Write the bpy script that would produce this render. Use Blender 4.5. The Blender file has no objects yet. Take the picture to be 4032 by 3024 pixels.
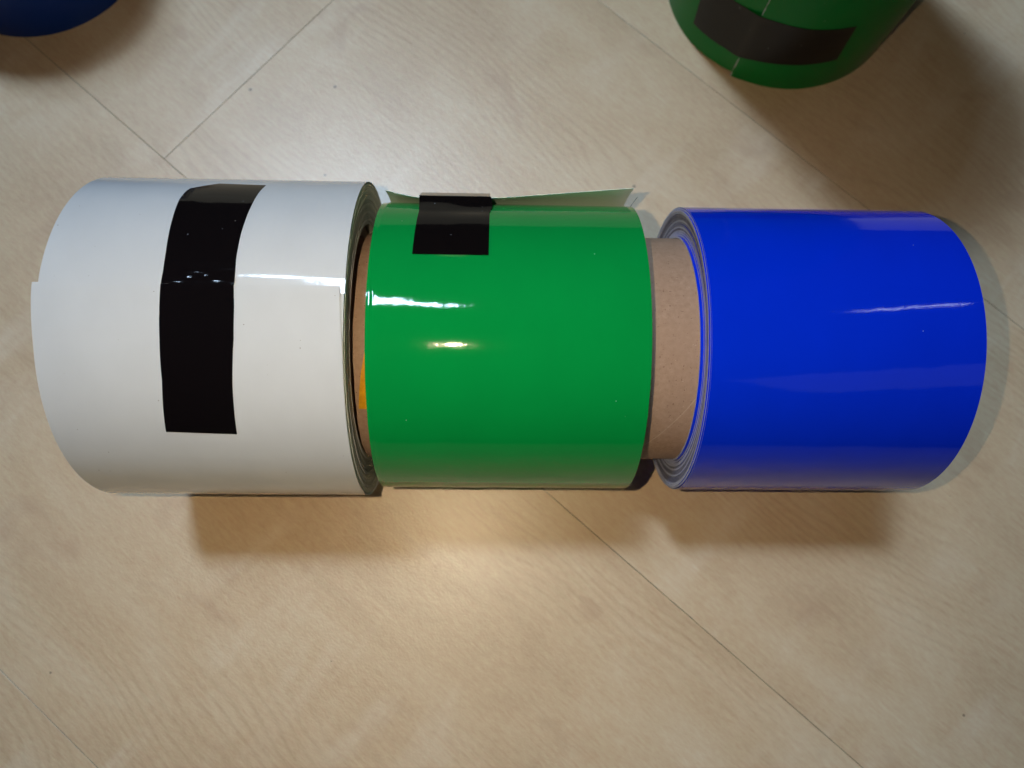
import bpy, math, random
from mathutils import Vector, Matrix

S = 0.01                      # all sizes below are written in centimetres
R_ = math.radians
sc = bpy.context.scene
COL = sc.collection
random.seed(7)

# ------------------------------------------------------------------ camera
CAM = Vector((0.0, -6.818, 32.773))
cr = Vector((0.99951381, 0.00370845, 0.03095798))
cu = Vector((-0.00959494, 0.98130228, 0.19223365))
cf = Vector((0.02966624, 0.19243723, -0.98086076))
cam_d = bpy.data.cameras.new('camera')
cam = bpy.data.objects.new('camera', cam_d)
COL.objects.link(cam)
m = Matrix.Identity(4)
for i in range(3):
    m[i][0] = cr[i]; m[i][1] = cu[i]; m[i][2] = -cf[i]; m[i][3] = CAM[i] * S
cam.matrix_world = m
cam_d.sensor_width = 36.0
cam_d.lens = 36.0 * 2900.0 / 4032.0
cam_d.clip_start = 0.01
cam_d.clip_end = 20.0
cam_d.dof.use_dof = True
cam_d.dof.focus_distance = 0.236
cam_d.dof.aperture_fstop = 11.0
sc.camera = cam

# ------------------------------------------------------------------ world, lamps, exposure
w = bpy.data.worlds.new('World'); sc.world = w; w.use_nodes = True
bg = w.node_tree.nodes['Background']
bg.inputs[0].default_value = (1.0, 0.86, 0.70, 1)
bg.inputs[1].default_value = 0.012

def area(name, loc, target, sx, sy, power, color):
    d = bpy.data.lights.new(name, 'AREA'); d.shape = 'RECTANGLE'
    d.size = sx * S; d.size_y = sy * S; d.energy = power; d.color = color
    o = bpy.data.objects.new(name, d); COL.objects.link(o)
    o.location = Vector(loc) * S
    q = (Vector(target) - Vector(loc)).to_track_quat('-Z', 'Y')
    o.rotation_euler = q.to_euler()
    return o

# cool ceiling spot behind and to the left of the rolls, and the slanting light strip beside it
area('ceiling_lamp', (-62, 112, 320), (-62, 112, 0), 36, 30, 28, (0.58, 0.77, 1.0))
ls = area('light_strip', (-68, 128, 320), (-68, 128, 0), 118, 10, 41, (0.57, 0.77, 1.0))
ls.rotation_euler = (0, 0, R_(-37))
# dim lit part of the room in front, mirrored in the blue film
area('room_glow', (150, -140, 210), (10, 0, 0), 110, 55, 0.32, (0.8, 0.9, 1.0))
# weaker lamp further to the right
sl = area('side_lamp', (200, 112, 310), (200, 112, 0), 80, 2.0, 0.9, (0.75, 0.9, 1.0))
sl.rotation_euler = (0, 0, R_(37))
# the phone's own flash beside the lens
fd = bpy.data.lights.new('phone_flash', 'SPOT'); fd.energy = 1.5
fd.color = (1.0, 0.79, 0.51); fd.shadow_soft_size = 0.12 * S
fd.spot_size = R_(118); fd.spot_blend = 1.0
fo = bpy.data.objects.new('phone_flash', fd); COL.objects.link(fo)
fo.location = Vector((-2.4, -6.3, 33.0)) * S
fo.rotation_euler = Vector((cf[0], cf[1] * 0.6, cf[2])).to_track_quat('-Z', 'Y').to_euler()

sc.view_settings.view_transform = 'Standard'
sc.view_settings.look = 'None'
sc.view_settings.exposure = 0.0
sc.view_settings.gamma = 1.0
sc.view_settings.use_curve_mapping = False

# ------------------------------------------------------------------ material helpers
def new_mat(name):
    mt = bpy.data.materials.new(name); mt.use_nodes = True
    nt = mt.node_tree
    return mt, nt, nt.nodes['Principled BSDF']

def N(nt, typ, **kw):
    n = nt.nodes.new(typ)
    for k, v in kw.items():
        setattr(n, k, v)
    return n

def L(nt, a, b):
    nt.links.new(a, b)

def math_n(nt, op, a, b=None, c=None, clamp=False):
    n = N(nt, 'ShaderNodeMath', operation=op, use_clamp=clamp)
    for i, v in enumerate((a, b, c)):
        if v is None: continue
        if isinstance(v, (int, float)): n.inputs[i].default_value = v
        else: L(nt, v, n.inputs[i])
    return n.outputs[0]

def uvnoise(nt, sx, sy, detail=2.0, rough=0.5, off=0.0, src=None, dist=0.0):
    if src is None:
        src = N(nt, 'ShaderNodeUVMap').outputs[0]
    mp = N(nt, 'ShaderNodeMapping')
    mp.inputs['Scale'].default_value = (sx, sy, 1)
    mp.inputs['Location'].default_value = (off, off * 1.7, off * 0.3)
    L(nt, src, mp.inputs['Vector'])
    nz = N(nt, 'ShaderNodeTexNoise')
    nz.inputs['Scale'].default_value = 1.0
    nz.inputs['Detail'].default_value = detail
    nz.inputs['Roughness'].default_value = rough
    nz.inputs['Distortion'].default_value = dist
    L(nt, mp.outputs[0], nz.inputs['Vector'])
    return nz.outputs['Fac']

def ramp(nt, fac, stops):
    r = N(nt, 'ShaderNodeValToRGB')
    el = r.color_ramp.elements
    while len(el) < len(stops): el.new(0.5)
    for e, (p, c) in zip(el, stops):
        e.position = p; e.color = (c[0], c[1], c[2], 1) if len(c) == 3 else c
    L(nt, fac, r.inputs[0])
    return r.outputs['Color']

def mixc(nt, fac, a, b, blend='MIX'):
    n = N(nt, 'ShaderNodeMix', data_type='RGBA', blend_type=blend)
    if isinstance(fac, (int, float)): n.inputs[0].default_value = fac
    else: L(nt, fac, n.inputs[0])
    for i, v in ((6, a), (7, b)):
        if isinstance(v, tuple): n.inputs[i].default_value = (v[0], v[1], v[2], 1)
        else: L(nt, v, n.inputs[i])
    return n.outputs[2]

def specks(nt, base, scale, size, col, keep=0.12, off=0.0):
    """sparse dust specks: tiny dots in a few cells of a voronoi pattern"""
    uv = N(nt, 'ShaderNodeUVMap').outputs[0]
    mp = N(nt, 'ShaderNodeMapping'); mp.inputs['Location'].default_value = (off, off, 0)
    L(nt, uv, mp.inputs[0])
    v = N(nt, 'ShaderNodeTexVoronoi', voronoi_dimensions='2D'); v.inputs['Scale'].default_value = scale
    v.inputs['Randomness'].default_value = 1.0
    L(nt, mp.outputs[0], v.inputs['Vector'])
    sep = N(nt, 'ShaderNodeSeparateColor'); L(nt, v.outputs['Color'], sep.inputs[0])
    k = math_n(nt, 'LESS_THAN', sep.outputs[0], keep)
    sz = math_n(nt, 'MULTIPLY', sep.outputs[1], size)
    d = math_n(nt, 'LESS_THAN', v.outputs['Distance'], sz)
    f = math_n(nt, 'MULTIPLY', k, d)
    return mixc(nt, math_n(nt, 'MULTIPLY', f, 0.8), base, col), f

def film_mat(name, col, rough=0.07, speck=(0.6, 0.7, 0.65), jag=1.0, wander=1.0, keep=0.07, off=0.0, spec=0.5):
    mt, nt, b = new_mat(name)
    v = uvnoise(nt, 0.6, 0.35, 3, 0.55, off)
    c0 = ramp(nt, v, [(0.25, tuple(x * 0.96 for x in col)), (0.75, tuple(min(1, x * 1.03) for x in col))])
    c1, f = specks(nt, c0, 3.0, 0.055, speck, keep, off)
    L(nt, c1, b.inputs['Base Color'])
    b.inputs['Specular IOR Level'].default_value = spec
    rr = uvnoise(nt, 1.2, 0.5, 3, 0.6, off + 3)
    rr = math_n(nt, 'MULTIPLY_ADD', rr, 0.04, rough - 0.03)
    rr = math_n(nt, 'MULTIPLY_ADD', f, 0.5, rr, clamp=True)
    L(nt, rr, b.inputs['Roughness'])
    fine = uvnoise(nt, 7.0, 7.0, 3, 0.6, off + 5)
    big = uvnoise(nt, 0.55, 0.35, 2, 0.5, off + 9)
    b1 = N(nt, 'ShaderNodeBump'); b1.inputs['Strength'].default_value = 1.0
    b1.inputs['Distance'].default_value = 0.0000045 * jag
    L(nt, fine, b1.inputs['Height'])
    b2 = N(nt, 'ShaderNodeBump'); b2.inputs['Strength'].default_value = 1.0
    b2.inputs['Distance'].default_value = 0.0005 * wander
    L(nt, big, b2.inputs['Height']); L(nt, b1.outputs[0], b2.inputs['Normal'])
    L(nt, b2.outputs[0], b.inputs['Normal'])
    return mt

def edge_mat(name, col, col2, rough=0.6):
    mt, nt, b = new_mat(name)
    v = uvnoise(nt, 2.0, 1.5, 4, 0.65, 2)
    L(nt, ramp(nt, v, [(0.3, col), (0.7, col2)]), b.inputs['Base Color'])
    b.inputs['Roughness'].default_value = rough
    return mt

M = {}
M['white'] = film_mat('white_vinyl', (0.65, 0.69, 0.735), 0.09, (0.10, 0.08, 0.06), 3.0, 0.35, 0.04, 0.0)
M['green'] = film_mat('green_vinyl', (0.0012, 0.285, 0.053), 0.06, (0.6, 0.8, 0.65), 3.2, 0.35, 0.006, 11)
M['blue'] = film_mat('blue_vinyl', (0.0005, 0.029, 0.72), 0.06, (0.4, 0.5, 0.8), 3.2, 0.35, 0.006, 23)
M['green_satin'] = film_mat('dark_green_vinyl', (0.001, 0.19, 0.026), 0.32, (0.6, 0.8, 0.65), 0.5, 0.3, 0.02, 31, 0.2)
M['blue_satin'] = film_mat('dark_blue_vinyl', (0.0005, 0.030, 0.22), 0.32, (0.4, 0.5, 0.8), 0.5, 0.3, 0.02, 37, 0.2)
M['tape'] = film_mat('black_tape', (0.0045, 0.0035, 0.0045), 0.07, (0.6, 0.6, 0.62), 2.5, 0.7, 0.06, 43, 0.5)
M['tape_thin'] = film_mat('black_tape_thin', (0.0045, 0.0035, 0.004), 0.09, (0.6, 0.6, 0.62), 2.5, 0.5, 0.08, 47, 0.3)
M['tape_satin'] = film_mat('black_tape_dull', (0.006, 0.005, 0.005), 0.32, (0.5, 0.5, 0.5), 0.6, 0.5, 0.05, 51, 0.3)
M['edge_white'] = edge_mat('white_roll_edges', (0.36, 0.37, 0.30), (0.55, 0.55, 0.47))
M['edge_blue'] = edge_mat('blue_roll_edges', (0.40, 0.45, 0.66), (0.58, 0.63, 0.80))
M['edge_blue_dark'] = edge_mat('blue_roll_edges_shaded', (0.13, 0.14, 0.24), (0.26, 0.28, 0.40))  # randomly picked darker layers; weaker light on the roll end put into colour
M['edge_white_dark'] = edge_mat('white_roll_edges_dull', (0.30, 0.31, 0.25), (0.42, 0.43, 0.36))
M['edge_green'] = edge_mat('green_roll_edges', (0.30, 0.45, 0.34), (0.6, 0.68, 0.6))
M['liner'] = edge_mat('green_bounce_liner', (0.84, 0.93, 0.87), (0.87, 0.95, 0.90), 0.45)  # white backing paper; green light bounced off the film is put into its colour
M['liner_white'] = edge_mat('pale_liner', (0.55, 0.56, 0.55), (0.62, 0.62, 0.62), 0.5)

def cardboard():
    mt, nt, b = new_mat('brown_cardboard')
    a = uvnoise(nt, 6, 6, 5, 0.7, 1)
    c = ramp(nt, a, [(0.3, (0.31, 0.195, 0.13)), (0.55, (0.41, 0.275, 0.195)), (0.75, (0.48, 0.335, 0.25))])
    big = uvnoise(nt, 0.8, 0.5, 3, 0.5, 4)
    c = mixc(nt, big, c, (0.385, 0.255, 0.18))
    # dark and pale fibres lying mostly around the tube
    for sx, sy, off, lo, hi, col in ((9, 26, 7, 0.70, 0.73, (0.09, 0.045, 0.025)), (26, 9, 15, 0.71, 0.74, (0.12, 0.06, 0.03)),
                                     (22, 30, 29, 0.735, 0.755, (0.72, 0.60, 0.48))):
        f = uvnoise(nt, sx, sy, 2, 0.5, off, dist=0.6)
        f = ramp(nt, f, [(lo, (0, 0, 0)), (hi, (1, 1, 1))])
        c = mixc(nt, f, c, col)
    # spiral paper seam
    uv = N(nt, 'ShaderNodeUVMap').outputs[0]
    sp = N(nt, 'ShaderNodeSeparateXYZ'); L(nt, uv, sp.inputs[0])
    d = math_n(nt, 'MULTIPLY_ADD', sp.outputs[0], 1.0, math_n(nt, 'MULTIPLY', sp.outputs[1], -0.62))
    d = math_n(nt, 'ABSOLUTE', math_n(nt, 'SUBTRACT', math_n(nt, 'FRACT', math_n(nt, 'DIVIDE', math_n(nt, 'ADD', d, 3.3), 9.0)), 0.5))
    ln = math_n(nt, 'LESS_THAN', d, 0.0025)
    c = mixc(nt, math_n(nt, 'MULTIPLY', ln, 0.5), c, (0.55, 0.42, 0.32))
    L(nt, c, b.inputs['Base Color'])
    b.inputs['Roughness'].default_value = 0.75
    b.inputs['Specular IOR Level'].default_value = 0.25
    bp = N(nt, 'ShaderNodeBump'); bp.inputs['Strength'].default_value = 0.5; bp.inputs['Distance'].default_value = 0.00008
    L(nt, uvnoise(nt, 18, 18, 3, 0.6, 3), bp.inputs['Height']); L(nt, bp.outputs[0], b.inputs['Normal'])
    return mt
M['core'] = cardboard()

def yellow():
    mt, nt, b = new_mat('yellow_sticker')
    L(nt, ramp(nt, uvnoise(nt, 5, 5, 4, 0.6), [(0.3, (0.60, 0.27, 0.004)), (0.7, (0.78, 0.40, 0.01))]), b.inputs['Base Color'])
    b.inputs['Roughness'].default_value = 0.45
    return mt
M['yellow'] = yellow()

def wood():
    mt, nt, b = new_mat('maple_laminate')
    uv = N(nt, 'ShaderNodeUVMap').outputs[0]       # u along the plank, v across, in cm, shifted per plank
    # slow bending of the grain lines
    bend = uvnoise(nt, 0.05, 0.12, 2, 0.5, 3, uv)
    bend2 = uvnoise(nt, 0.12, 0.35, 2, 0.5, 8, uv)
    sp = N(nt, 'ShaderNodeSeparateXYZ'); L(nt, uv, sp.inputs[0])
    v = math_n(nt, 'MULTIPLY_ADD', bend, 8.0, sp.outputs[1])
    v = math_n(nt, 'MULTIPLY_ADD', bend2, 1.1, v)
    v = math_n(nt, 'MULTIPLY_ADD', uvnoise(nt, 0.35, 1.1, 2, 0.6, 12, uv), 0.25, v)
    # growth lines
    wv = math_n(nt, 'FRACT', math_n(nt, 'MULTIPLY', v, 2.3))
    line = ramp(nt, wv, [(0.0, (0.25, 0.25, 0.25)), (0.45, (0, 0, 0)), (0.85, (1, 1, 1)), (1.0, (0.25, 0.25, 0.25))])
    amt = ramp(nt, uvnoise(nt, 0.06, 0.16, 3, 0.55, 17, uv), [(0.44, (0.04, 0.04, 0.04)), (0.68, (1, 1, 1))])
    # fine pores along the plank
    pores = uvnoise(nt, 0.9, 11.0, 4, 0.65, 21, uv)
    # cross figure (flecks)
    fleck = uvnoise(nt, 2.4, 7.0, 4, 0.7, 33, uv)
    wide = uvnoise(nt, 0.10, 0.22, 4, 0.65, 41, uv, 0.6)
    base = ramp(nt, wide, [(0.30, (0.655, 0.465, 0.285)), (0.5, (0.735, 0.537, 0.335)), (0.70, (0.79, 0.61, 0.405))])
    c = mixc(nt, math_n(nt, 'MULTIPLY', math_n(nt, 'MULTIPLY', line, amt), 0.42), base, (0.54, 0.345, 0.19))
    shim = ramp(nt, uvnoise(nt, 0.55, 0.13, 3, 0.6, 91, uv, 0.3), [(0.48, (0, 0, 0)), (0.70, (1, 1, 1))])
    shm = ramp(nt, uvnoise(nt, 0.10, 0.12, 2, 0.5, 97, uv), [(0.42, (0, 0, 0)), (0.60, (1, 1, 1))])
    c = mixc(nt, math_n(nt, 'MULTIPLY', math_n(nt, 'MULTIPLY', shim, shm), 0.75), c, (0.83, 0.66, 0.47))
    c = mixc(nt, 0.5, c, ramp(nt, pores, [(0.3, (0.42, 0.42, 0.42)), (0.7, (0.58, 0.58, 0.58))]), 'OVERLAY')
    c = mixc(nt, 0.5, c, ramp(nt, fleck, [(0.3, (0.38, 0.38, 0.38)), (0.7, (0.62, 0.62, 0.62))]), 'OVERLAY')
    # reddish blotches
    bl = uvnoise(nt, 0.24, 0.36, 3, 0.6, 57, uv, 0.5)
    bl = ramp(nt, bl, [(0.61, (0, 0, 0)), (0.72, (1, 1, 1))])
    c = mixc(nt, math_n(nt, 'MULTIPLY', bl, 0.45), c, (0.56, 0.35, 0.215))
    c, f = specks(nt, c, 0.35, 0.028, (0.24, 0.15, 0.10), 0.05, 5)
    L(nt, c, b.inputs['Base Color'])
    b.inputs['Roughness'].default_value = 0.34
    b.inputs['Coat Weight'].default_value = 0.0
    b.inputs['Specular IOR Level'].default_value = 0.85
    g = uvnoise(nt, 9, 13, 2, 0.6, 61, uv)
    g2 = uvnoise(nt, 3.0, 16, 3, 0.6, 71, uv)
    b1 = N(nt, 'ShaderNodeBump'); b1.inputs['Strength'].default_value = 1.0; b1.inputs['Distance'].default_value = 0.00009
    L(nt, g, b1.inputs['Height'])
    b2 = N(nt, 'ShaderNodeBump'); b2.inputs['Strength'].default_value = 1.0; b2.inputs['Distance'].default_value = 0.00002
    L(nt, g2, b2.inputs['Height']); L(nt, b1.outputs[0], b2.inputs['Normal'])
    L(nt, b2.outputs[0], b.inputs['Normal'])
    return mt
M['wood'] = wood()

def plain(name, col, rough=0.7):
    mt, nt, b = new_mat(name)
    n = uvnoise(nt, 3, 3, 3)
    L(nt, ramp(nt, n, [(0.3, tuple(x * 0.8 for x in col)), (0.7, col)]), b.inputs['Base Color'])
    b.inputs['Roughness'].default_value = rough
    return mt
M['joint'] = plain('dark_joint', (0.23, 0.165, 0.10))
M['fibre'] = plain('dark_fibre', (0.02, 0.025, 0.02))

# ------------------------------------------------------------------ mesh helpers
class MB:
    def __init__(s):
        s.v = []; s.f = []; s.uv = []; s.mi = []; s.sm = []
    def grid(s, P, UV, mi=0, smooth=True, flip=False):
        """P[i][j] grid of points (cm)"""
        o = len(s.v); nu = len(P); nv = len(P[0])
        for r in P: s.v.extend(r)
        k = lambda i, j: o + i * nv + j
        for i in range(nu - 1):
            for j in range(nv - 1):
                q = [(i, j), (i + 1, j), (i + 1, j + 1), (i, j + 1)]
                if flip: q.reverse()
                s.f.append([k(*a) for a in q]); s.uv.append([UV[a[0]][a[1]] for a in q])
                s.mi.append(mi); s.sm.append(smooth)
    def build(s, name, mats, parent=None, base=(0, 0, 0)):
        me = bpy.data.meshes.new(name)
        b = Vector(base)
        me.from_pydata([((Vector(p) - b) * S)[:] for p in s.v], [], s.f)
        ul = me.uv_layers.new(name='UVMap')
        k = 0
        for fuv in s.uv:
            for t in fuv:
                ul.data[k].uv = t; k += 1
        for mt in mats: me.materials.append(mt)
        for p, mi, sm in zip(me.polygons, s.mi, s.sm):
            p.material_index = mi; p.use_smooth = sm
        me.update()
        o = bpy.data.objects.new(name, me); COL.objects.link(o)
        if parent is not None:
            o.parent = parent
        return o

def shell(mb, P, Q, UV, mo=0, mi=1, me=1, closed_u=False):
    """a thin sheet: outer grid P, inner grid Q, its four edges"""
    nu, nv = len(P), len(P[0])
    mb.grid(P, UV, mo)
    mb.grid(Q, UV, mi, flip=True)
    if not closed_u:
        for i, fl in ((0, False), (nu - 1, True)):
            mb.grid([P[i], Q[i]] if fl else [Q[i], P[i]], [UV[i], [(u + .02, v + .02) for u, v in UV[i]]], me)
    for j, fl in ((0, False), (nv - 1, True)):
        A = [P[i][j] for i in range(nu)]; B = [Q[i][j] for i in range(nu)]
        U = [UV[i][j] for i in range(nu)]; U2 = [(u + .02, v + .02) for u, v in U]
        mb.grid([A, B] if not fl else [B, A], [U, U2], me)

def thing(name, base, label, cat, group=None):
    o = bpy.data.objects.new(name, None); COL.objects.link(o)
    o.empty_display_size = 0.02
    o.location = Vector(base) * S
    o['label'] = label; o['category'] = cat
    if group: o['group'] = group
    return o

def sstep(a, b, x):
    if a == b: return 0.0
    t = max(0.0, min(1.0, (x - a) / (b - a)))
    return t * t * (3 - 2 * t)

def interp(tab, x):
    if x <= tab[0][0]: return tab[0][1]
    for (a, p), (b, q) in zip(tab, tab[1:]):
        if x <= b: return p + (q - p) * (x - a) / (b - a)
    return tab[-1][1]

# axis helpers: lying rolls have their axis along X, standing ones along Z
def lying(yc, zc):
    def P(th, r, x):
        a = R_(th)
        return (x, yc + r * math.sin(a), zc + r * math.cos(a))
    return P
def standing(xc, yc):
    def P(al, r, z):
        a = R_(al)
        return (xc + r * math.sin(a), yc - r * math.cos(a), z)
    return P

def tube(mb, pos, r0, r1, xa, xb, seg=128, wob=None, nx=2, mats=(0, 1, 2)):
    """closed ring from radius r0 to r1 and from xa to xb; mats: outside, inside, rims"""
    wob = wob or (lambda t: (0.0, 0.0))
    O = []; I = []; UV = []
    for i in range(seg + 1):
        t = 360.0 * i / seg
        dr, dx = wob(t)
        O.append([pos(t, r1 + dr, xa + dx + (xb - xa) * j / (nx - 1)) for j in range(nx)])
        I.append([pos(t, r0 + dr, xa + dx + (xb - xa) * j / (nx - 1)) for j in range(nx)])
        UV.append([(xa + (xb - xa) * j / (nx - 1), R_(t) * r1) for j in range(nx)])
    shell(mb, O, I, UV, mats[0], mats[1], mats[2], closed_u=True)

def make_core(pos, r0, r1, xa, xb, parent, base):
    mb = MB()
    tube(mb, pos, r0, r1, xa, xb, 128, lambda t: (0.006 * math.sin(R_(t * 3)), 0.008 * math.sin(R_(7 * t)) + 0.006 * math.sin(R_(23 * t + 40))), 12, (0, 0, 0))
    return mb.build('core', [M['core']], parent, base)

def make_layers(pos, prof_a, prof_b, r0, r1, n, film, edge, parent, base, seed=1, jit=0.012, edge2=None):
    """the wound layers under the outer wrap, one ring each"""
    rnd = random.Random(seed)
    dr = (r1 - r0) / n
    for k in range(n):
        ra = r0 + dr * k; rb = ra + dr * 0.86
        rm = (ra + rb) / 2
        ja, jb = rnd.uniform(-jit, jit), rnd.uniform(-jit, jit)
        ph, am = rnd.uniform(0, 360), rnd.uniform(0.002, 0.012)
        mb = MB()
        tube(mb, pos, ra, rb, interp(prof_a, rm) + ja, interp(prof_b, rm) + jb, 96,
             lambda t: (0.004 * math.sin(R_(t * 2 + ph)), am * math.sin(R_(t + ph))), 2, (0, 1, 1))
        mb.build('film_layer', [film, edge2 if edge2 and rnd.random() < 0.6 and k < n - 3 and k > 1 else edge], parent, base)

# ------------------------------------------------------------------ floor of maple planks
DIRA = R_(-40.7)
dv = Vector((math.cos(DIRA), math.sin(DIRA), 0)); nv_ = Vector((-math.sin(DIRA), math.cos(DIRA), 0))
fl = bpy.data.objects.new('floor', None); COL.objects.link(fl)
fl['kind'] = 'structure'; fl['label'] = 'pale maple laminate floor of wide diagonal planks'
mb = MB()
P = [[(dv * a + nv_ * b + Vector((0, 0, -0.35)))[:] for b in (-110, 110)] for a in (-150, 150)]
mb.grid(P, [[(a, b) for b in (0, 10)] for a in (0, 10)], 0, False)
sub = mb.build('subfloor', [M['joint']], fl)
strips = [(-104.3, [20]), (-83.9, [-70, 60]), (-63.5, [-35, 95]), (-43.1, [-82, 48]), (-22.7, [-70, 62]), (-2.32, [-148.6, -18.57, 111.4]),
          (18.23, [-64, 66]), (38.6, [-20]), (59.0, [-75, 55]), (79.4, [10])]
g = 0.011
rnd = random.Random(3)
for si, (n0, cuts) in enumerate(strips):
    n1 = strips[si + 1][0] if si + 1 < len(strips) else 99.8
    ends = [-150.0] + [c for c in cuts if -150 < c < 150] + [150.0]
    for ci in range(len(ends) - 1):
        a0, a1 = ends[ci], ends[ci + 1]
        mb = MB()
        ou, ov = rnd.uniform(0, 400), rnd.uniform(0, 400)
        if si == 5 and ci == 2: ou, ov = 36.0, 12.0
        bw = 0.010; bd = 0.004
        As = [a0 + g, a0 + g + bw, a1 - g - bw, a1 - g]; Bs = [n0 + g, n0 + g + bw, n1 - g - bw, n1 - g]
        Zs = {0: -bd, 1: 0, 2: 0, 3: -bd}
        Pt = []; Ut = []
        for i, a in enumerate(As):
            row = []; ur = []
            for j, b_ in enumerate(Bs):
                z = min(Zs[i], Zs[j])
                q = dv * a + nv_ * b_; row.append((q.x, q.y, z)); ur.append((a + ou, b_ + ov))
            Pt.append(row); Ut.append(ur)
        mb.grid(Pt, Ut, 0, False)
        # sides
        ring = [Pt[0][j] for j in range(4)] + [Pt[i][3] for i in (1, 2, 3)] + [Pt[3][j] for j in (2, 1, 0)] + [Pt[i][0] for i in (2, 1, 0)]
        low = [(p[0], p[1], -0.3) for p in ring]
        mb.grid([ring, low], [[(0, 0)] * len(ring)] * 2, 1, False)
        o = mb.build('plank', [M['wood'], M['joint']], fl)

GRP = 'glossy vinyl film rolls laid end to end on the floor'

# ------------------------------------------------------------------ white roll
yw, Rw = 0.12, 5.77
bw_ = (-8.95, yw, 0)
white = thing('film_roll', bw_, 'large glossy white vinyl film roll with long black tape strip, lying at the left', 'film roll', GRP)
pw = lying(yw, Rw - 0.02)
SEAM = 1.6
def white_r(th):
    """radius of the outermost white surface at angle th (0 = top, positive towards the far side)"""
    phi = (SEAM - th) % 360.0
    r = Rw - 0.028 * phi / 360.0
    r += 0.055 * (1 - sstep(-3, 9, phi)) / (1 - sstep(-3, 9, 0))
    r -= 0.010 * sstep(357.4, 359.6, phi)
    return r
def white_dx(phi):
    return -0.13 * (1 - sstep(0, 22, phi)) - 0.03 * sstep(0, 20, phi) * (1 - sstep(20, 120, phi))
mb = MB()
phis = [0, .4, .9, 1.5, 2.2, 3, 4, 5, 6.5, 8, 10, 12] + list(range(14, 346, 3)) + [347, 349, 350.5, 352, 353, 354, 355, 356, 357, 358, 359, 360.0, 362]
O = []; I = []; UV = []
NX = 24
for ph in phis:
    th = SEAM - ph
    r = white_r(th) if ph < 359.9 else Rw - 0.028 - 0.010 - 0.004
    xa = -13.44 + white_dx(ph); xb = -4.39 + white_dx(ph)
    ro = []; ri = []; u = []
    for j in range(NX + 1):
        x = xa + (xb - xa) * j / NX
        cu_ = 0.012 * (1 - sstep(0, 6, ph)) * math.sin(x * 1.1 + 1)
        ro.append(pw(th, r + cu_, x)); ri.append(pw(th, r + cu_ - 0.014, x)); u.append((x, R_(th) * Rw))
    O.append(ro); I.append(ri); UV.append(u)
# theta decreases along the list: swap so normals face outwards
shell(mb, O[::-1], I[::-1], UV[::-1], 0, 1, 1)
mb.build('outer_wrap', [M['white'], M['liner_white']], white, bw_)
profb = [(4.25, -4.475), (4.8, -4.455), (5.3, -4.43), (5.6, -4.41), (5.75, -4.42)]
profa = [(4.25, -13.3), (5.75, -13.40)]
make_layers(pw, profa, profb, 4.27, 5.70, 15, M['white'], M['edge_white'], white, bw_, 4, 0.018, M['edge_white_dark'])
make_core(pw, 3.85, 4.26, -13.3, -4.78, white, bw_)
# black tape strip
tl = [(50.3, -9.18), (47.5, -9.55), (44.4, -9.95), (42, -10.0), (35.8, -10.02), (24.3, -9.93), (12, -9.84), (2.2, -9.81), (-5.6, -9.81), (-14.8, -9.79), (-27.4, -9.80), (-44, -9.98)]
tr = [(49.2, -7.60), (42.1, -7.64), (33.3, -7.66), (19.3, -7.71), (10.4, -7.71), (2.5, -7.66), (-5.3, -7.62), (-14.6, -7.62), (-29, -7.73), (-45.6, -7.83)]
mb = MB(); O = []; I = []; UV = []
ths = [50.3 - 0.75 * i for i in range(128)] + [-45.3]
ths = sorted(set([t for t in ths if t > -45.3] + [-45.3, 0.6, 1.0, 1.4, 1.7, 2.0, 2.4, 2.8, 3.4, 3.9, 4.5, 5.2, 5.9, 6.5]))
tls, trs = sorted(tl), sorted(tr)
NT = 26
rw = random.Random(12)
wr = [(rw.uniform(2.2, 6.2), rw.uniform(0.05, 0.95), rw.uniform(0.25, 0.7), rw.uniform(0.03, 0.10), rw.uniform(-0.016, 0.020)) for _ in range(26)]
for th in ths:
    ro = []; ri = []; u = []
    for j in range(NT + 1):
        s = j / NT
        # slanted ends
        t2 = th
        if th > 49: t2 = th - (th - 49.2) * s
        if th < -43.4: t2 = th + 0.9 * (1 - s) * (th + 43.4) / -1.9 * 0.8
        x = interp(tls, t2) * (1 - s) + interp(trs, t2) * s
        r = white_r(t2)
        # tape bridges the step at the seam
        if SEAM < t2 < SEAM + 6: r += 0.060 * (1 - sstep(0, 5, t2 - SEAM))
        r += 0.012
        if 1.9 < t2 < 7.5:
            for (wt, ws, wl, wwd, wa) in wr:
                d1 = (t2 - wt) / (wl * 1.0); d2 = (s - ws) / (wwd * 1.6)
                if abs(d1) < 3 and abs(d2) < 3: r += wa * math.exp(-d1 * d1 - d2 * d2)
        r += 0.007 * math.exp(-((t2 - 28.8) / 0.6) ** 2) * (0.6 + 0.4 * math.sin(s * 9))
        r += 0.0022 * math.sin(t2 * 2.9 + 1.5 * math.sin(s * 4.0)) * sstep(4, 7, t2) * (1 - sstep(11, 16, t2))
        ro.append(pw(t2, r, x)); ri.append(pw(t2, r - 0.010, x)); u.append((x, R_(t2) * Rw))
    O.append(ro); I.append(ri); UV.append(u)
shell(mb, O, I, UV, 0, 0, 0)
mb.build('tape_strip', [M['tape']], white, bw_)

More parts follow.
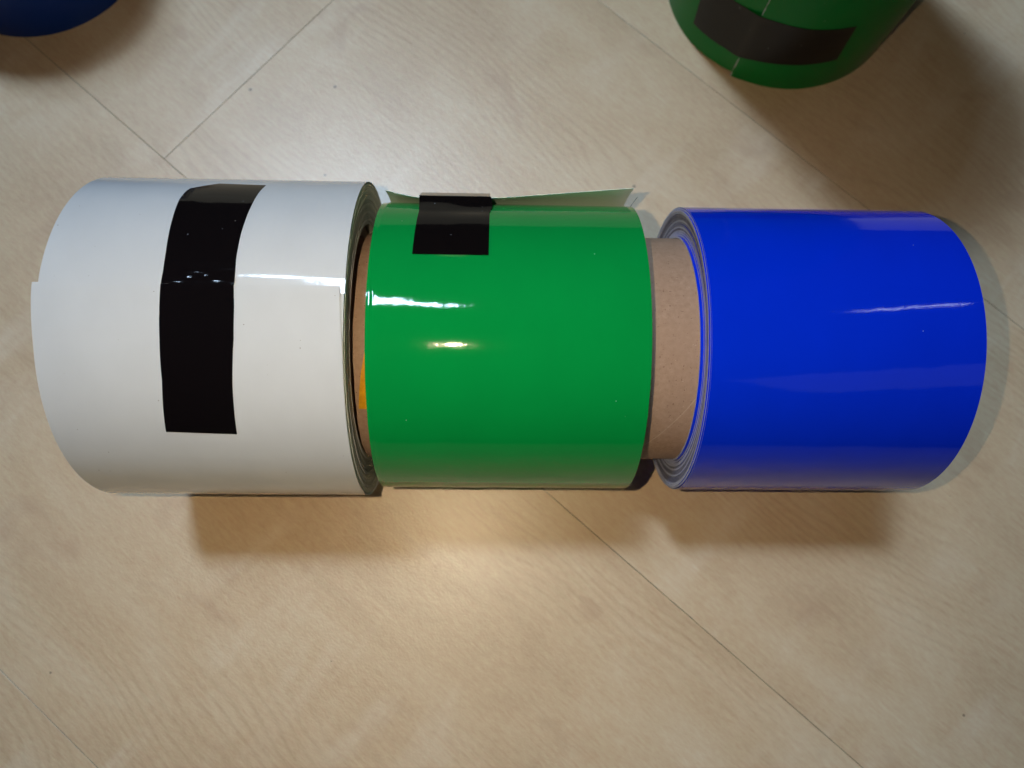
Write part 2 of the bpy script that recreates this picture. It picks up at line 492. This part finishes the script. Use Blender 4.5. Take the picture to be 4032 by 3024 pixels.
# ------------------------------------------------------------------ green roll with a loose end
yg, Rg = 0.0, 5.345
bg_ = (0.58, yg, 0)
green = thing('film_roll', bg_, 'glossy bright green vinyl film roll with lifted free end, lying in the middle', 'film roll', GRP)
pg = lying(yg, Rg)
TH0 = 112.0
def tip(x):
    y = interp([(-3.9, 5.08), (-3.4, 4.90), (-2.9, 4.70), (-2.55, 4.62), (-1.3, 4.62), (-0.08, 4.64), (0.4, 4.68), (1.2, 4.80), (2.4, 4.98), (3.8, 5.18), (5.2, 5.36)], x)
    z = 8.0 + interp([(-3.9, 0.06), (-3.4, 0.22), (-2.9, 0.42), (-2.55, 0.50), (-0.08, 0.50), (0.4, 0.48), (1.2, 0.38), (2.4, 0.24), (3.8, 0.10), (5.2, 0.02)], x)
    return y, z
NX = 46
def gxs(k):   # x samples, dense near the ridges at the left edge
    return [-3.90, -3.86, -3.83, -3.80, -3.77, -3.75, -3.72, -3.69, -3.66, -3.62] + [-3.5 + (5.06 + 3.5) * i / (NX - 10) for i in range(NX - 9)]
def ridge(x):
    d = 0.0
    for c, h in ((-3.83, 0.006), (-3.745, 0.007), (-3.69, 0.007)):
        d += h * math.exp(-((x - c) / 0.018) ** 2)
    d -= 0.02 * (1 - sstep(-3.9, -3.60, x))
    return d
mb = MB(); O = []; I = []; UV = []
Cx = (Rg * math.sin(R_(TH0)), Rg + Rg * math.cos(R_(TH0)))
Tn = (-math.cos(R_(TH0)), math.sin(R_(TH0)))
arc = 0.0
for i in range(25):                         # the lifted end, from its tip down to the roll
    s = i / 24.0
    ro = []; ri = []; u = []
    for j, x in enumerate(gxs(0)):
        ty, tz = tip(x)
        cy_, cz_ = Cx[0] + Tn[0] * 2.35, Cx[1] + Tn[1] * 2.35
        y = ty * (1 - s) ** 2 + 2 * s * (1 - s) * cy_ + s * s * Cx[0]
        z = tz * (1 - s) ** 2 + 2 * s * (1 - s) * cz_ + s * s * Cx[1]
        dy = 2 * (1 - s) * (cy_ - ty) + 2 * s * (Cx[0] - cy_)
        dz = 2 * (1 - s) * (cz_ - tz) + 2 * s * (Cx[1] - cz_)
        l = math.hypot(dy, dz); nx_, nz_ = -dz / l, dy / l     # outward (away from the roll)
        xx = x + (0.10 * (1 - s) if x > 4.9 else 0.0) + (0.07 * (1 - s) if x < -3.6 else 0)
        ro.append((xx, yg + y, z)); ri.append((xx, yg + y - 0.018 * nx_, z - 0.018 * nz_)); u.append((x, s * 5.2))
    O.append(ro); I.append(ri); UV.append(u)
n = 132
for i in range(1, n + 1):                   # once round the roll
    ph = 362.0 * i / n
    th = TH0 + ph
    r = Rg - 0.03 * ph / 360.0
    ro = []; ri = []; u = []
    for x in gxs(0):
        rr = r + ridge(x)
        ro.append(pg(th, rr, x)); ri.append(pg(th, rr - 0.012, x)); u.append((x, 5.2 + R_(ph) * Rg))
    O.append(ro); I.append(ri); UV.append(u)
shell(mb, O, I, UV, 0, 1, 1)
mb.build('outer_wrap', [M['green'], M['liner']], green, bg_)
make_layers(pg, [(4.2, -3.7), (5.3, -3.86)], [(4.2, 4.95), (5.3, 5.02)], 4.22, 5.28, 10, M['green'], M['edge_green'], green, bg_, 9, 0.02)
gcore = make_core(lying(yg, Rg), 3.82, 4.20, -4.46, 4.98, green, bg_)
# yellow sticker on the core, mostly under the film
mb = MB(); O = []; I = []; UV = []
for i in range(13):
    th = -14.0 - 30.0 * i / 12
    xl = interp([(-44, -4.36), (-38, -4.33), (-26, -4.22), (-14, -4.05)], th)
    row = [pg(th, 4.216, xl + (-3.6 - xl) * j / 4) for j in range(5)]
    O.append(row); I.append([pg(th, 4.208, xl + (-3.6 - xl) * j / 4) for j in range(5)]); UV.append([(xl + (-3.6 - xl) * j / 4, th * .07) for j in range(5)])
shell(mb, O[::-1], I[::-1], UV[::-1], 0, 0, 0)
mb.build('sticker', [M['yellow']], gcore, bg_)
# black tape from the roll to the lifted end
mb = MB(); O = []; I = []; UV = []
path = []
for i in range(22): 
    th = 19.4 + (45.5 - 19.4) * i / 21
    path.append((Rg * math.sin(R_(th)) , Rg + Rg * math.cos(R_(th)), math.sin(R_(th)), math.cos(R_(th))))
a = path[-1]
for i in range(1, 9):                       # free span to the tip
    s = i / 8
    ty, tz = 4.63, 8.53
    sag = -0.03 * math.sin(math.pi * s)
    path.append((a[0] * (1 - s) + ty * s + sag * 0.6, a[1] * (1 - s) + tz * s + sag * 0.7, 0.68 - 0.1 * s, 0.73 + 0.08 * s))
path += [(4.66, 8.52, 0.9, 0.4), (4.69, 8.47, 1, 0.1)]
for i in range(1, 5): path.append((4.70 + 0.13 * i, 8.46 - 0.22 * i, 0.9, 0.4))
lenp = 0.0; prev = None
for i, (y, z, ny, nz) in enumerate(path):
    if prev: lenp += math.hypot(y - prev[0], z - prev[1])
    prev = (y, z)
    xl = interp([(0, -2.53), (12, -2.51), (21, -2.49), (30, -2.56), (40, -2.56)], i)
    xr = interp([(0, -0.09), (12, -0.08), (21, -0.08), (25, 0.02), (28, 0.0), (30, -0.06), (40, -0.06)], i)
    ro = []; ri = []; u = []
    for j in range(21):
        s = j / 20; x = xl * (1 - s) + xr * s
        off = 0.016
        if 16 < i < 29: off += 0.018 * math.sin(s * 5.2 + 0.6) * math.exp(-((i - 23) / 3.0) ** 2)
        ro.append((x, y + ny * off, z + nz * off)); ri.append((x, y + ny * (off - 0.01), z + nz * (off - 0.01))); u.append((x, lenp))
    O.append(ro); I.append(ri); UV.append(u)
shell(mb, O, I, UV, 0, 0, 0)
mb.build('tape_strip', [M['tape_thin']], green, bg_)

# ------------------------------------------------------------------ blue roll
yb, Rb = -0.015, 5.355
bb_ = (11.3, yb, 0)
blue = thing('film_roll', bb_, 'glossy royal blue vinyl film roll lying at the right, bare cardboard core sticking out', 'film roll', GRP)
pb = lying(yb, Rb)
mb = MB(); O = []; I = []; UV = []
n = 150; NX = 30
for i in range(n + 1):
    ph = 362.0 * i / n; th = 150.0 + ph
    r = Rb - 0.028 * ph / 360.0
    xa, xb = 6.95 + 0.012 * math.sin(R_(ph)), 15.71 + 0.01 * math.sin(R_(ph * 2))
    ro = []; ri = []; u = []
    for j in range(NX + 1):
        x = xa + (xb - xa) * j / NX
        ro.append(pb(th, r, x)); ri.append(pb(th, r - 0.014, x)); u.append((x, R_(ph) * Rb))
    O.append(ro); I.append(ri); UV.append(u)
shell(mb, O, I, UV, 0, 1, 1)
mb.build('outer_wrap', [M['blue'], M['edge_blue']], blue, bb_)
prof = [(4.24, 6.876), (4.30, 6.934), (4.36, 7.02), (4.5, 7.00), (4.8, 6.965), (5.1, 6.925), (5.16, 6.90), (5.20, 6.875), (5.27, 6.905), (5.32, 6.93)]
make_layers(pb, prof, [(4.2, 15.5), (5.3, 15.66)], 4.22, 5.32, 15, M['blue'], M['edge_blue'], blue, bb_, 21, 0.012, M['edge_blue_dark'])
make_core(pb, 3.82, 4.20, 5.13, 15.4, blue, bb_)

# ------------------------------------------------------------------ standing rolls at the back
def standing_roll(name, xc, yc, R, h, seam, film, edge, label, nlay=6, lift=0.17):
    base = (xc, yc, 0)
    t = thing(name, base, label, 'film roll')
    ps = standing(xc, yc)
    mb = MB(); O = []; I = []; UV = []
    n = 140; nz = 24
    for i in range(n + 1):
        ph = 362.0 * i / n; al = seam + ph
        r = R - 0.04 * ph / 360.0 + 0.06 * (1 - sstep(0, 8, ph))
        z0 = 0.004 + lift * sstep(325, 360, ph)
        ro = []; ri = []; u = []
        for j in range(nz + 1):
            z = z0 + (h - z0) * j / nz
            ro.append(ps(al, r, z)); ri.append(ps(al, r - 0.04, z)); u.append((z, R_(ph) * R))
        O.append(ro); I.append(ri); UV.append(u)
    shell(mb, O[::-1], I[::-1], UV[::-1], 0, 1, 1)
    mb.build('outer_wrap', [film, M['liner_white']], t, base)
    make_layers(ps, [(4.2, 0.30), (R, 0.27)], [(4.2, h - 0.05), (R, h - 0.02)], 4.22, R - 0.08, nlay, film, edge, t, base, 5, 0.01)
    make_core(ps, 3.8, 4.2, 0.25, h - 0.02, t, base)
    return t, ps, base

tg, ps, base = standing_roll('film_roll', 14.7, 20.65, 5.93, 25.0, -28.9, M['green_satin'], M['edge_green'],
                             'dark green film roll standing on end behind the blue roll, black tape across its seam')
mb = MB(); O = []; I = []; UV = []
for i in range(61):
    s = i / 60
    ro = []; ri = []; u = []
    for j in range(9):
        q = j / 8
        al = (-57.0 - 2.6 * q) * (1 - s) + (14.3 - 2.4 * q) * s
        zb = interp([(-58, 1.14), (-30.7, 1.46), (-7.7, 1.88), (14.3, 2.18)], al); zt = interp([(-60, 3.98), (-40, 4.2), (-28.9, 4.34), (-6.5, 4.42), (12, 4.6)], al)
        z = zb + (zt - zb) * q
        ph = (al + 28.9) % 360
        r = 5.93 - 0.04 * ph / 360.0 + 0.06 * (1 - sstep(0, 8, ph)) + 0.018
        if al < -28.9: r = 5.89 + 0.018 + 0.105 * sstep(-38, -29.2, al)
        ro.append(ps(al, r, z)); ri.append(ps(al, r - 0.01, z)); u.append((z, R_(al) * 5.93))
    O.append(ro); I.append(ri); UV.append(u)
shell(mb, O[::-1], I[::-1], UV[::-1], 0, 0, 0)
mb.build('tape_strip', [M['tape_satin']], tg, base)
# whitish sliver of backing along the cut end of the film
rs = random.Random(2)
for za, zb_ in ((0.01, 1.42), (4.42, 24.9)):
    mb = MB(); O = []; I = []; UV = []
    k = max(6, int((zb_ - za) / 0.2))
    for i in range(k + 1):
        z = za + (zb_ - za) * i / k
        wd = 0.12 + 0.45 * rs.random()
        O.append([ps(-28.95 + wd * j, 5.93 + 0.06 + 0.006 - 0.01 * j, z) for j in (0, 1)]); I.append([ps(-28.95 + wd * j, 5.93 + 0.05 - 0.01 * j, z) for j in (0, 1)]); UV.append([(z, j * .1) for j in (0, 1)])
    shell(mb, O, I, UV, 0, 0, 0)
    mb.build('backing_edge', [M['liner_white']], tg, base)

standing_roll('film_roll', -23.0, 22.15, 5.53, 8.0, 150.0, M['blue_satin'], M['edge_blue'],
              'dark blue film roll standing on end, cut off by the upper left corner', 6, 0.0)

# ------------------------------------------------------------------ a dark fibre caught at the green roll's edge
def fibre(pts, parent):
    cu_d = MB(); O = []; UV = []
    for i, p in enumerate(pts):
        row = []
        for k in range(6):
            a = k / 5 * 2 * math.pi
            row.append((p[0], p[1] + 0.012 * math.cos(a), p[2] + 0.012 * math.sin(a)))
        O.append(row); UV.append([(i, k) for k in range(6)])
    cu_d.grid(O, UV, 0)
    return cu_d
fb = fibre([(4.86, 4.30, 8.62), (4.95, 4.42, 8.68), (5.02, 4.50, 8.78), (5.10, 4.60, 8.84)], None).build('lint_fibre', [M['fibre']], None)
fb['label'] = 'tiny dark fibre caught on the far right edge of the green roll'; fb['category'] = 'fibre'
